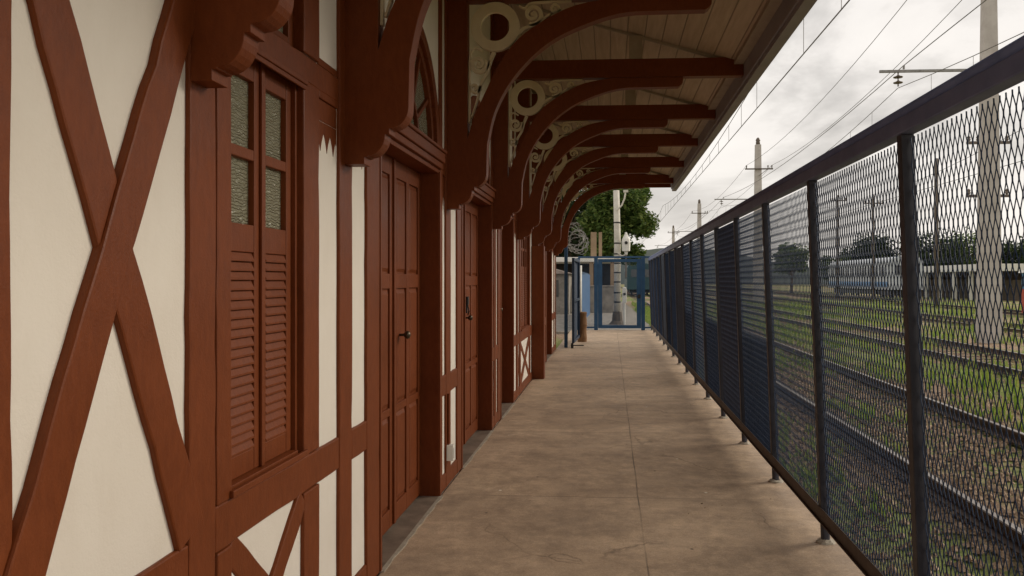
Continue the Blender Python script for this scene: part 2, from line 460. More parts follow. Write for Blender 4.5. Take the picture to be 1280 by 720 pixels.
# horizontal timbers: sill plate, mid rail and transom rail, broken at the posts and doors
allposts = sorted(posts + [(12.86, 13.08)])
solid = sorted(allposts + doors)
def gaps(y0, y1, blocks):
    y = y0; out = []
    for a, b in sorted(blocks):
        if a > y + .02: out.append((y, min(a, y1)))
        y = max(y, b)
        if y >= y1: break
    if y < y1 - .02: out.append((y, y1))
    return out
for a, b in gaps(Y0, Y1, allposts + doors):
    rail(a, b, 0, .12); 
    if b < 2.4: rail(a, b, .655, .805)
    else: rail(a, b, .72, .87)
for a, b in gaps(Y0, Y1, allposts):
    rail(a, b, 2.43, 2.54, x1=WX - .003)
# X braces in the blind bays
for a, b in ((-.24, .47), (.65, 1.43), (1.615, 2.327)):
    brace((a - .02, 2.56), (b + .02, .83), .148, x1=WX + .001)
    brace((a + .005, .90), (b - .005, 2.47), .125, x1=WX + .011)
    brace((a, .13), (b, .65), .10, x1=WX - .010); brace((a, .65), (b, .13), .10, x1=WX - .003)
# X braces under the windows
for a, b in wins:
    brace((a, .705), (b, .135), .105, x1=WX - .009); brace((b, .705), (a, .135), .105, x1=WX - .001)
# small brace bays at far end
for a, b in ((10.92, 11.15), (13.08, 13.45)):
    brace((a, .70), (b, .14), .06, x1=WX - .009)

# solid boards and toothed valances above the narrow plaster panels
def valance(a, b):
    m = MB(); m.box(PX - .02, WX - .004, a + .004, b - .004, 2.395, 2.428)
    m.box(PX - .02, WX - .0135, a + .004, b - .004, 2.3005, 2.395)
    n = 3 if b - a < .3 else 5; W = (b - a - .01); pts = [(a + .005, 2.30)]
    pts.append((a + .005, 2.22))
    for i in range(n):
        q = a + .005 + W * i / n; e = W / n
        pts += [(q + e * .12, 2.235), (q + e * .30, 2.21), (q + e * .5, 2.165), (q + e * .70, 2.21), (q + e * .88, 2.235), (q + e, 2.25 if i < n - 1 else 2.22)]
    pts.append((b - .005, 2.30))
    m.prism(pts, PX - .02, WX - .0135, 'yz')
    m.build('valance', M['brown'], B, bevel=.003)
    m = MB(); m.box(PX - .02, WX - .011, a + .004, b - .004, 2.542, 2.575); m.build('panel_board', M['brown'], B, bevel=.004)
for a, b in ((3.405, 3.66), (3.845, 4.085), (5.95, 6.09), (6.265, 6.54), (8.80, 8.94), (10.45, 10.74), (13.08, 13.45), (17.28, 17.86)):
    valance(a, b)

# ---- windows
def window(a, b, first=False):
    W = MB()
    xo = -1.305
    W.box(xo - .06, xo + .018, a, a + .022, .87, 2.43); W.box(xo - .06, xo + .018, b - .022, b, .87, 2.43)
    W.box(xo - .06, xo + .018, a + .022, b - .022, 2.41, 2.43)
    W.box(xo - .06, xo + .030, a + .022, b - .022, .87, .905)
    W.box(WX - .001, WX + .012, a - .02, b + .02, 2.405, 2.428); W.box(WX - .001, WX + .006, a - .01, b + .01, 2.385, 2.405)
    W.box(WX - .001, WX + .014, a - .02, b + .02, .875, .90)
    root = W.build('window', M['brown'], B, bevel=.003)
    c = (a + b) / 2
    nl = 2 if b - a < .8 else 4
    lw = (b - a - .044) / nl
    for k in range(nl):
        l0 = a + .022 + lw * k + .002; l1 = l0 + lw - .004
        s = .048; x0, x1 = xo - .035, xo
        m = MB()
        m.box(x0, x1, l0, l0 + s, .907, 2.408); m.box(x0, x1, l1 - s, l1, .907, 2.408)
        for z0, z1 in ((.907, .985), (1.70, 1.80), (2.035, 2.075), (2.325, 2.408)):
            m.box(x0, x1 - .001, l0 + s, l1 - s, z0, z1)
        if k % 2 == 1: m.box(x1, x1 + .012, l0 - .012, l0 + .014, .907, 2.408)
        m.build('sash', M['brown'], root, bevel=.003)
        for z0, z1 in ((1.80, 2.035), (2.075, 2.325)):
            g_ = MB(); g_.box(x0 + .006, x0 + .012, l0 + s, l1 - s, z0, z1); g_.build('pane', M['glass'], root)
        m = MB(); n = 21; h = (1.70 - .985) / n
        m.box(x1 - .026, x1 - .020, l0 + s, l1 - s, .985, 1.70)
        for i in range(n):
            z = .985 + h * i + jit(.0015)
            m.prism([(x1 + .001, z + .001), (x1 + .001, z + .009), (x1 - .014, z + h + .008), (x1 - .014, z + h + .002)], l0 + s + .001, l1 - s - .001, 'xz')
        m.build('louvre', M['brown'], root, bevel=.0015)
    # upper light
    m = MB(); x0, x1 = xo - .035, xo
    m.box(x0, x1, a, a + .05, 2.546, 3.12); m.box(x0, x1, b - .05, b, 2.546, 3.12)
    m.box(x0, x1, a + .05, b - .05, 2.546, 2.585); m.box(x0, x1, a + .05, b - .05, 3.07, 3.12); m.box(x0, x1, c - .02, c + .02, 2.585, 3.07)
    m.build('upper_sash', M['brown'], root, bevel=.003)
    g_ = MB(); g_.box(x0 + .006, x0 + .012, a + .05, c - .02, 2.585, 3.07); g_.box(x0 + .006, x0 + .012, c + .02, b - .05, 2.585, 3.07)
    g_.build('pane', M['glass'], root)
for a, b in wins: window(a, b)

# ---- doors
LX = -1.40
def door_leaf(y0, y1, knob_y, lock=False):
    m = MB(); t = .045; s = .075
    m.box(LX - t, LX - .014, y0, y1, .022, 2.385)
    cs = [y0, (y0 + y1) / 2, y1]
    for q0, q1 in ((y0, y0 + s), ((y0 + y1) / 2 - s / 2, (y0 + y1) / 2 + s / 2), (y1 - s, y1)): m.box(LX - .014, LX, q0, q1, .022, 2.385)
    rows = ((.14, .735), (.785, 1.545), (1.64, 2.27))
    rz = [(.022, .14), (.735, .785), (1.545, 1.64), (2.27, 2.385)]
    cols = [(y0 + s, (y0 + y1) / 2 - s / 2), ((y0 + y1) / 2 + s / 2, y1 - s)]
    for a, b in cols:
        for z0, z1 in rz: m.box(LX - .014, LX - .0005, a, b, z0, z1)
        for z0, z1 in rows:
            e = .035
            if b - a > .08:
                bb = len(m.v); f0 = .004; 
                P = [(a + .012, z0 + .012), (b - .012, z0 + .012), (b - .012, z1 - .012), (a + .012, z1 - .012)]
                Q = [(a + e, z0 + e), (b - e, z0 + e), (b - e, z1 - e), (a + e, z1 - e)]
                m.v += [(LX - .0145, yy, zz) for yy, zz in P] + [(LX - .003, yy, zz) for yy, zz in Q]
                m.face((bb + 4, bb + 5, bb + 6, bb + 7))
                for i in range(4): m.face((bb + i, bb + (i + 1) % 4, bb + 4 + (i + 1) % 4, bb + 4 + i))
    root = m.build('door', M['brown'], B, bevel=.003)
    if knob_y:
        k = MB(); k.tube([(LX, knob_y, 1.235), (LX + .035, knob_y, 1.235)], .009, 10)
        k.tube([(LX + .03, knob_y, 1.235), (LX + .038, knob_y, 1.235), (LX + .052, knob_y, 1.235), (LX + .066, knob_y, 1.235), (LX + .072, knob_y, 1.235)], [.012, .022, .028, .022, .008], 12)
        k.build('handle', M['brass'], root, smooth=True)
    if lock:
        k = MB(); k.box(LX, LX + .03, lock - .03, lock + .03, 1.36, 1.44); k.box(LX, LX + .018, lock - .02, lock + .02, 1.28, 1.36)
        k.tube([(LX + .02, lock, 1.36), (LX + .035, lock, 1.30), (LX + .02, lock + .02, 1.26)], .008, 6)
        k.build('lock', M['black'], root, bevel=.003)
    return root
for i, (a, b) in enumerate(doors):
    c = (a + b) / 2
    f = MB()
    for q0, q1 in ((a, a + .03), (b - .03, b)): f.box(LX - .05, WX - .004, q0, q1, 0, 2.42)
    f.box(LX - .05, WX - .006, a + .03, b - .03, 2.388, 2.42)
    f.box(WX - .02, WX + .006, a + .0, a + .028, 0, 2.40)
    f.box(WX - .02, WX + .0055, b - .028, b, 0, 2.40)
    f.build('door_frame', M['brown'], B, bevel=.003)
    # moulded transom
    f = MB(); f.box(PX, WX + .035, a - .02, b + .01, 2.465, 2.535); f.box(PX, WX + .018, a - .02, b + .01, 2.42, 2.4645); f.box(PX, WX + .05, a - .03, b + .02, 2.5355, 2.558)
    f.build('transom', M['brown'], B, bevel=.005)
    door_leaf(a + .032, c - .003, (c - .045) if i == 9 else None)
    dl = door_leaf(c + .003, b - .032, c + .16 if i == 0 else c - .3 + .36, lock=(c + .08) if i == 1 else False)
    m = MB(); m.box(LX, LX + .014, c - .018, c + .022, .03, 2.38); m.build('astragal', M['brown'], B, bevel=.003)
    t = MB(); t.box(LX - .2, -1.262, a + .001, b - .001, -.25, .004); tb = t.build('threshold', M['threshold'], B, bevel=.003)
    t = MB(); n = 14; L = [(-1.262 + .0, a + (b - a) * q / n) for q in range(n + 1)]; Q = [(-1.236 + jit(.008), yy_) for _, yy_ in L]
    t.prism(L + Q[::-1], -.002, .0045, 'xy'); t.build('mortar_seam', M['mortar'], tb)
    # fanlight
    r = arch_r(a, b)
    f = MB(); f.ring(c, ARC, r - .005, r + .085, PX - .04, WX - .002, 36, 0, math.pi, 'yz')
    f.ring(c, ARC, r - .06, r - .005, PX - .06, PX - .012, 36, 0, math.pi, 'yz')
    f.box(PX - .06, PX - .012, c - r + .06, c + r - .06, ARC, ARC + .05)
    f.ring(c, ARC, r * .36, r * .36 + .03, PX - .055, PX - .02, 20, .1, math.pi - .1, 'yz')
    for k in range(1, 6):
        an = math.pi * k / 6; p0 = (c + r * .38 * math.cos(an), ARC + r * .38 * math.sin(an)); p1 = (c + (r - .05) * math.cos(an), ARC + (r - .05) * math.sin(an))
        f.strip([p0, p1], .03, PX - .054, PX - .022, 'yz')
    fr = f.build('fanlight', M['brown'], B, bevel=.003)
    gm = MB(); gm.prism([(c + (r - .02) * math.cos(math.pi * k / 20), ARC + .02 + (r - .04) * math.sin(math.pi * k / 20)) for k in range(21)], PX - .052, PX - .046, 'yz')
    gm.build('pane', M['glass'], fr)
# pale mortar line where the door sills meet the platform
m = MB(); m.box(WX - .015, WX + .05, 6.10, 6.16, .205, .325); m.box(WX + .05, WX + .056, 6.112, 6.148, .225, .305)
m.build('junction_box', M['white'], B, bevel=.006)
m = MB(); m.tube([(WX + .008, 6.13, .325), (WX + .008, 6.13, .72)], .009, 8); m.build('conduit', M['brown'], B)

# ---- brackets, beams, ceiling
def ovolo(x0, z0, x1, z1, n=7):
    # quarter round bulging down and out from (x0,z0) to (x1,z1)
    return [(x0 + (x1 - x0) * math.sin(t), z1 - (z1 - z0) * math.cos(t)) for t in [math.pi / 2 * i / n for i in range(n + 1)]]
def bez(pts, n=8):
    out = []
    P = [Vector(q) for q in pts]
    for i in range(len(P) - 1):
        p0 = P[max(i - 1, 0)]; p1 = P[i]; p2 = P[i + 1]; p3 = P[min(i + 2, len(P) - 1)]
        for k in range(n):
            t = k / n
            q = .5 * ((2 * p1) + (p2 - p0) * t + (2 * p0 - 5 * p1 + 4 * p2 - p3) * t * t + (3 * p1 - p0 - 3 * p2 + p3) * t ** 3)
            out.append((q.x, q.y))
    out.append(tuple(P[-1])); return out
inner = bez([(-.947, 2.645), (-.892, 2.884), (-.78, 3.103), (-.611, 3.303), (-.415, 3.453), (-.17, 3.562), (.04, 3.625), (.20, 3.645)], 5)
outer = bez([(.02, 3.752), (-.262, 3.702), (-.482, 3.607), (-.704, 3.455), (-.85, 3.27), (-.955, 3.06), (-1.045, 2.86), (-1.100, 2.69)], 5)
BT = .05
def bracket(yc, dx=0, dz=0):
    low = [(PX, 2.15), (-1.165, 2.15), (-1.165, 2.185), (-1.150, 2.185)] + ovolo(-1.150, 2.190, -1.065, 2.292) + [(-1.045, 2.292), (-1.045, 2.318)] + ovolo(-1.04, 2.320, -.952, 2.42) + [(-.949, 2.55)]
    low = [(max(PX, x_ + dx), z_ + dz) for x_, z_ in low]
    poly = low + inner + [(.72, 3.648), (.745, 3.665), (.765, 3.69), (.77, 3.752)] + outer + [(-1.102, 3.752), (PX, 3.752)]
    m = MB(); m.prism(poly, yc - BT, yc + BT, 'xz')
    o = m.build('bracket', M['brown'], B, bevel=.005)
    # fretwork
    f = MB(); a, b = yc - .014, yc + .014
    f.ring(-.890, 3.560, .112, .19, a - .006, b + .006, 48)
    def spiral(cx, cz, r, t0, turns, sgn=1, w=.032, n=36):
        path = []; ws = []
        for i in range(n + 1):
            u = i / n; rr = r * (1 - .80 * u); t = t0 + sgn * turns * 2 * math.pi * u
            path.append((cx + rr * math.cos(t), cz + rr * math.sin(t))); ws.append(w * (1 - .35 * u))
        f.strip(path, ws, a, b); f.ring(cx + .0, cz, .001, r * .20, a, b, 10)
    spiral(-.600, 3.652, .078, R(250), 1.5, 1)
    spiral(-.430, 3.690, .046, R(230), 1.4, 1, .022)
    f.strip(bez([(-.705, 3.72), (-.66, 3.70), (-.62, 3.735), (-.50, 3.745), (-.30, 3.745)], 6), .014, a, b)
    f.strip(bez([(-.72, 3.50), (-.66, 3.545), (-.56, 3.58), (-.47, 3.645), (-.34, 3.69), (-.12, 3.735)], 6), [.030 - .0007 * i for i in range(31)], a, b)
    spiral(-1.020, 3.275, .074, R(20), 1.5, -1)
    spiral(-1.050, 3.09, .045, R(20), 1.4, -1, .022)
    f.strip(bez([(-.99, 3.375), (-1.05, 3.40), (-1.085, 3.33), (-1.09, 3.10), (-1.092, 2.82)], 6), .014, a, b)
    f.strip(bez([(-.90, 3.365), (-.93, 3.29), (-.955, 3.20), (-1.0, 3.12), (-1.03, 3.0), (-1.075, 2.86)], 6), [.030 - .0006 * i for i in range(31)], a, b)
    f.build('fretwork', M['fret'], o)
    m = MB(); m.box(PX, 1.40, yc - .055, yc + .055, 3.755, 3.95); m.build('roof_beam', M['brown'], B, bevel=.005)
    m = MB(); m.box(PX + .001, -1.10, yc - .055, yc + .055, 3.951, ceil_z(-1.10) - .005); m.build('post', M['brown'], B)
    m = MB(); m.box(.20, .34, yc - .045, yc + .045, 3.951, ceil_z(.34) - .002); m.box(.25, .29, yc - .047, yc - .0455, 3.951, ceil_z(.34) - .06)
    m.build('strut', M['strut'], B)
    m = MB(); m.prism([(-1.25, ceil_z(-1.25) - .03), (1.38, ceil_z(1.38) - .03), (1.38, ceil_z(1.38) - .002), (-1.25, ceil_z(-1.25) - .002)], yc - .015, yc + .015, 'xz'); m.build('rafter', M['strut'], B)
bracket(-.1); bracket(2.385, -.03, .05)
for yc in brk: bracket(yc)
CY1 = 18.65
m = MB(); m.prism([(PX - .3, ceil_z(PX - .3)), (1.50, ceil_z(1.50)), (1.50, ceil_z(1.50) + .03), (PX - .3, ceil_z(PX - .3) + .03)], Y0, CY1, 'xz'); m.build('ceiling', M['ceiling'], B)
m = MB()
n = 180
prof = []
for i in range(n + 1):
    yy = Y0 - .1 + (CY1 + .25 - Y0) * i / n; prof.append((yy, .018 * (i % 2)))
for i in range(n):
    (ya, da), (yb, db) = prof[i], prof[i + 1]; b0 = len(m.v)
    for x, zoff in ((1.62, .05), (-5.6, .05)):
        pass
    zt = lambda x: (ceil_z(x) + .07) if x > -1.6 else ceil_z(-1.6) + .07 + .1 * (x + 1.6)
    m.v += [(1.57, ya, zt(1.57) + da), (1.57, yb, zt(1.57) + db), (-1.6, yb, zt(-1.6) + db), (-1.6, ya, zt(-1.6) + da), (-5.6, yb, zt(-5.6) + db), (-5.6, ya, zt(-5.6) + da)]
    m.face((b0, b0 + 1, b0 + 2, b0 + 3)); m.face((b0 + 3, b0 + 2, b0 + 4, b0 + 5))
m.build('roof', M['roofsheet'], B)
m = MB(); m.box(1.402, 1.422, Y0, CY1, 3.70, 3.885); m.box(1.422, 1.52, Y0, CY1, 3.655, 3.672); m.box(1.505, 1.52, Y0, CY1, 3.672, 3.80); m.box(1.422, 1.432, Y0, CY1, 3.672, 3.80)
m.build('gutter', M['gutter'], B, bevel=.004)
m = MB(); m.box(PX - .3, 1.40, CY1 - .02, CY1, 3.74, 3.955); m.prism([(-1.30, 3.956), (1.24, 3.956), (-1.30, ceil_z(-1.30) - .002)], CY1 - .02, CY1, 'xz'); m.build('fascia', M['brown'], B)
m = MB(); m.box(1.30, 1.40, Y0, CY1 - .02, ceil_z(1.30) - .05, ceil_z(1.30) - .006) ; m.build('batten', M['strut'], B)

# ================================================================== platform fence
FX = 1.31; LEAN = -.085; FT = 2.33
FE = thing('mesh_fence', 'long dark navy fence of expanded metal panels along the platform edge', 'fence', (FX, 14, 0))
def fx(z): return FX + LEAN * z / 2.3
py = [0.42, 1.92, 3.42] + [4.97 + 1.472 * i for i in range(14)] + [25.45]
def lean_box(m, y0, y1, z0, z1, dx0, dx1):
    a, c = fx(z0), fx(z1); b = len(m.v)
    m.v += [(a + dx0, y0, z0), (a + dx1, y0, z0), (a + dx0, y1, z0), (a + dx1, y1, z0), (c + dx0, y0, z1), (c + dx1, y0, z1), (c + dx0, y1, z1), (c + dx1, y1, z1)]
    for f in ((0, 2, 3, 1), (4, 5, 7, 6), (0, 1, 5, 4), (2, 6, 7, 3), (0, 4, 6, 2), (1, 3, 7, 5)): m.face([b + i for i in f])
for yy in py:
    m = MB(); m.tube([(fx(.0), yy, 0), (fx(.14), yy, .14)], .027, 14)
    lean_box(m, yy - .027, yy + .027, .14, 2.205, -.027, .027)
    po = m.build('post', M['navy'], FE, bevel=.004)
    f = MB(); f.lathe([(.058, .0), (.054, .009), (.040, .016), (.029, .022)], FX, yy, 14)
    for k in range(len(f.v)):
        x_, y_, z_ = f.v[k]; f.v[k] = (x_ + jit(.006), y_ + jit(.006), z_ + (jit(.004) if z_ > .005 else 0))
    f.build('mortar_foot', M['mortar'], po)
m = MB(); lean_box(m, py[0], py[-1] + .03, 2.206, 2.272, -.034, .034); m.build('top_rail', M['railpaint'], FE, bevel=.005)
m = MB(); m.tube([(fx(2.3) + .004, py[0], 2.299), (fx(2.3) + .004, py[-1] + .03, 2.299)], .0265, 14); m.build('top_tube', M['railpaint'], FE, smooth=True)
m = MB(); lean_box(m, py[0], py[-1], .138, .145, -.050, -.0275); lean_box(m, py[0], py[-1], .1455, .222, -.034, -.0275)
m.build('bottom_rail', M['bracket_iron'], FE, bevel=.002)
def mesh_panel(wid, hei, tilt, tk=.0017):
    """expanded metal: tall diamonds of thin tilted strands with thicker knots, centred on the origin, in the YZ plane"""
    m = MB(); p_, q_ = .039, .106; c, s_ = math.cos(tilt), math.sin(tilt)
    def strand(a, b, wv, dv):
        # quad section: along (cos, sin) in (Y,X)
        b0 = len(m.v)
        for (yy, zz) in (a, b):
            for e, n_ in ((-1, -1), (1, -1), (1, 1), (-1, 1)):
                m.v.append((s_ * dv * e - c * wv * n_, yy + c * dv * e + s_ * wv * n_, zz))
        for k in range(4): m.face((b0 + k, b0 + (k + 1) % 4, b0 + 4 + (k + 1) % 4, b0 + 4 + k))
    ni = int(wid / (p_ / 2)); nj = int(hei / (q_ / 2))
    for i in range(ni + 1):
        for j in range(nj + 1):
            if (i + j) % 2: continue
            yy, zz = -wid / 2 + i * p_ / 2, -hei / 2 + j * q_ / 2
            for dj in (1, -1):
                if i + 1 <= ni and 0 <= j + dj <= nj: strand((yy, zz + dj * .003), (yy + p_ / 2, zz + dj * (q_ / 2 - .003)), tk, tk * 1.9)
            strand((yy, zz - .0075), (yy, zz + .0075), tk * 1.4, tk * 3.2)
    return m
meshes = {}
def get_mesh(kind, wid, hei, tilt, tk=.0017):
    if kind not in meshes: meshes[kind] = mesh_panel(wid, hei, tilt, tk).mesh('mesh_panel', [M['meshpaint']], merge=False)
    return meshes[kind]
spans = [(py[i] + .027, py[i + 1] - .027) for i in range(len(py) - 1)]
z0, z1 = .165, 2.206; ang = math.atan2(LEAN, 2.3)
closed = {5, 9, 12}
double = {4, 6, 8, 11}
w0 = 1.418; h0 = z1 - z0
def place(me, a, b, za, zb, off, name):
    o = bpy.data.objects.new(name, me); COL.objects.link(o); o.parent = FE
    zc = (za + zb) / 2
    o.location = Vector((fx(zc) + off, (a + b) / 2, zc)) - FE.location
    o.rotation_euler = (0, ang, 0); o.scale = (1, (b - a) / w0, 1)
    return o
for i, (a, b) in enumerate(spans):
    k = 'closed' if i in closed else 'far' if i > 5 else 'mid' if i > 2 else 'open'
    place(get_mesh(k, w0, h0, R({'closed': -20, 'far': 15, 'mid': 21, 'open': 27}[k]), {'closed': .0014, 'far': .0011, 'mid': .00145, 'open': .0018}[k]), a, b, z0, z1, .006, 'mesh_panel')
    if i in double:
        place(get_mesh('half', w0, .95, R(-25)), a, b, z0, z0 + .95, .022, 'mesh_panel')
    if i in (5, 8, 10, 12):
        pass

# ================================================================== cross fence, gate and left leaf
def flat_mesh(m, x0, x1, z0, z1, y, p_=.055, q_=.055, r=.0016, plane='xz'):
    """woven diagonal mesh"""
    ni = int((x1 - x0) / p_); nj = int((z1 - z0) / q_)
    p_ = (x1 - x0) / ni; q_ = (z1 - z0) / nj
    for i in range(ni):
        for j in range(nj):
            a = (x0 + i * p_, z0 + j * q_)
            for (s, e) in ((a, (a[0] + p_, a[1] + q_)), ((a[0] + p_, a[1]), (a[0], a[1] + q_))):
                if plane == 'xz': m.tube([(s[0], y, s[1]), (e[0], y, e[1])], r, 3, False)
                else: m.tube([(y, s[0], s[1]), (y, e[0], e[1])], r, 3, False)
GY = 25.6
CF = thing('cross_fence', 'blue steel mesh fence closing off the platform end, either side of the gate', 'fence', (.2, GY, 0))
for x in (-1.03, -.46, 1.04, 1.42):
    m = MB(); m.box(x - .06, x + .06, GY - .035, GY + .035, 0, 2.30); m.build('post', M['blue'], CF, bevel=.005)
m = MB(); m.box(-1.03, 1.455, GY - .03, GY + .03, 2.301, 2.36); m.build('top_rail', M['blue'], CF, bevel=.005)
m = MB(); m.box(-.995, -.475, GY - .02, GY + .02, .06, .11); m.box(1.055, 1.385, GY - .02, GY + .02, .06, .11); m.build('bottom_rail', M['blue'], CF)
m = MB(); flat_mesh(m, -.995, -.475, .11, 2.30, GY); m.build('mesh_panel', M['blue'], CF, merge=False)
m = MB(); flat_mesh(m, 1.055, 1.385, .11, 2.30, GY); m.build('mesh_panel', M['blue'], CF, merge=False)
GT = thing('mesh_gate', 'closed blue steel gate with see-through mesh at the end of the platform', 'gate', (-.38, GY, 0))
m = MB(); xa, xb = -.395, .975
m.box(xa, xa + .135, GY - .025, GY + .025, .06, 2.27); m.box(xb - .135, xb, GY - .025, GY + .025, .06, 2.27)
m.box(xa + .135, xb - .135, GY - .024, GY + .024, 2.17, 2.27); m.box(xa + .135, xb - .135, GY - .024, GY + .024, .06, .16)
m.build('frame', M['blue'], GT, bevel=.004)
m = MB(); flat_mesh(m, xa + .135, xb - .135, .16, 2.17, GY, r=.0024); m.build('mesh_panel', M['blue'], GT, merge=False)
m = MB(); m.box(xb - .11, xb - .02, GY - .06, GY - .026, 1.02, 1.14); m.tube([(xb - .16, GY - .05, 1.08), (xb - .02, GY - .05, 1.08)], .012, 8); m.build('bolt', M['black'], GT, bevel=.003)

LF = thing('side_gate', 'tall blue mesh gate leaf swung open beside the end of the station wall', 'gate', (-.90, 17.5, 0))
lx = lambda yy: -.905 + (yy - 17.45) * .028
def lbar(ya, yb, za, zb, t=.03):
    m.prism([(lx(ya) - t, ya), (lx(ya) + t, ya), (lx(yb) + t, yb), (lx(yb) - t, yb)], za, zb, 'xy')
m = MB(); lbar(18.7, 18.78, .12, 2.12); lbar(20.6, 20.68, .12, 2.12); lbar(18.78, 20.6, 2.05, 2.12); lbar(18.78, 20.6, .12, .19); lbar(18.78, 20.6, 1.08, 1.14)
m.build('frame', M['navyblue'], LF, bevel=.004)
m = MB()
flat_mesh(m, 18.78, 20.6, .19, 2.05, -.86, .04, .04, .008, 'yz'); m.build('mesh_panel', M['navyblue'], LF, merge=False)
m = MB(); m.box(-.925, -.865, 18.70, 18.78, .0, .119); m.box(-.93, -.62, 18.715, 18.745, .055, .08); m.build('drop_bolt', M['black'], LF, bevel=.004)
o = MB().tube([(-.79, 20.95, 0), (-.79, 20.95, 1.98)], .045, 12).build('white_post', M['white'], smooth=True)
tag(o, 'slim white painted post standing just beyond the open blue gate leaf', 'post')
o = MB().box(-1.09, -1.01, 18.9, 18.98, 0, 2.75).box(-1.12, -.98, 18.87, 19.01, 2.75, 2.77).build('blue_post', M['blue'], bevel=.006)
tag(o, 'tall blue square post at the corner of the station wall carrying razor wire', 'post')
# razor wire
RW = MB(); pts = []
for i in range(420):
    t = i / 420; a = t * 2 * math.pi * 9; yy = 19.0 + t * 6.4; rr = .27 + .05 * math.sin(i * .37)
    pts.append((-.98 + rr * math.cos(a) + jit(.02), yy + .15 * math.sin(a * .5), 2.72 + rr * math.sin(a) + jit(.02)))
RW.tube(pts, .008, 4)
for q in pts[::3]:
    x_, y_, z_ = q; RW.box(x_ - .03, x_ + .03, y_ - .003, y_ + .003, z_ - .008, z_ + .008)
o = RW.build('razor_wire', M['galv']); tag(o, 'coil of galvanised razor wire looping above the blue side fence', 'razor wire')
# stump
m = MB(); prof = []
for i in range(8): prof.append((.115 + .012 * math.sin(i * 1.9), .775 * i / 7))
m.lathe([(.12, 0)] + prof[1:-1] + [(.112, .755), (.09, .775)], -.735, 20.75, 18)
for k in range(len(m.v)):
    x_, y_, z_ = m.v[k]; m.v[k] = (x_ + .06 * (z_ / .77) * .3 + jit(.006), y_ + jit(.006), z_)
o = m.build('wooden_stump', M['wood'], smooth=False, bevel=.01); tag(o, 'stout brown wooden stump standing on the platform by the blue gate', 'stump')
# blue sheet fence beyond
SF = thing('sheet_fence', 'pale blue sheet metal fence running away beyond the gate on the left', 'fence', (-1.15, 31, -.06))
m = MB(); n = 60; pa = []
for i in range(n + 1):
    yy = 26.2 + 12 * i / n; pa.append((-1.12 + .012 * (yy - 26) + .012 * (i % 2), yy))
for i in range(n):
    (x0_, y0_), (x1_, y1_) = pa[i], pa[i + 1]; m.prism([(x0_, y0_), (x1_, y1_), (x1_ - .012, y1_), (x0_ - .012, y0_)], -.02, 1.85, 'xy')
m.build('sheet', M['bluesheet'], SF)
for i in range(5):
    yy = 26.2 + 3 * i; MB().box(-1.20, -1.14, yy - .03, yy + .03, -.06, 1.95).build('post', M['blue'], SF)
m = MB(); m.box(-1.135, -1.02, 26.1, 38.2, 1.851, 1.90); m.build('cap_rail', M['blue'], SF)

# ================================================================== tracks
def track(xc, name_label, ya=-4, yb=230):
    T = thing('railway_track', name_label, 'track', (xc, 0, -.15), 'broad gauge tracks beyond the fence')
    for sx in (-.83, .83):
        m = MB(); x = xc + sx
        prof = [(-.07, -.10), (.07, -.10), (.07, -.088), (.012, -.072), (.012, -.02), (.034, -.012), (.034, .012), (-.034, .012), (-.034, -.012), (-.012, -.02), (-.012, -.072), (-.07, -.088)]
        m.prism([(x + a, b) for a, b in prof], ya, yb, 'xz'); r_ = m.build('rail', M['rail'], T)
        m = MB(); m.box(x - .024, x + .024, ya, yb, .0125, .016); m.build('rail_head', M['railtop'], r_)
    m = MB(); yy = ya
    while yy < min(yb, 120):
        m.box(xc - 1.35 + jit(.05), xc + 1.35 + jit(.05), yy - .11, yy + .11, -.26, -.138 - random.random() * .018); yy += .62 + jit(.03)
    s_ = m.build('sleepers', M['sleeper'], T, bevel=0); s_['kind'] = 'stuff'
    return T
TX = [3.42, 8.0, 13.9, 20.6]
labs = ['railway track running closest behind the mesh fence', 'second railway track from the fence, ending at the concrete pole row',
        'third railway track from the fence, just beyond the concrete poles', 'outermost railway track, nearest the white train and shed']
for x, l in zip(TX, labs): track(x, l)
# ballast stones
m = MB()
def stone(x, y, z, s):
    b = len(m.v); a = random.random() * 6.28
    for k in range(4): m.v.append((x + s * math.cos(a + k * 1.57) * random.uniform(.7, 1.2), y + s * math.sin(a + k * 1.57) * random.uniform(.7, 1.2), z))
    m.v.append((x + jit(s * .3), y + jit(s * .3), z + s * random.uniform(.5, 1.0)))
    for k in range(4): m.face((b + k, b + (k + 1) % 4, b + 4))
for i in range(30000):
    yy = 1.5 + 38 * random.random() ** 1.6; xc = random.choice([3.42, 3.42, 3.42, 3.42, 8.0, 8.0, 13.9]); x = xc + random.gauss(0, 1.05)
    if x < 1.6: continue
    stone(x, yy, gz(x, yy) + .012, random.uniform(.018, .05))
o = m.build('ballast', M['ballast'], merge=False); tag(o, 'brown grey stone ballast scattered between and beside the rails', 'ballast', kind='stuff')
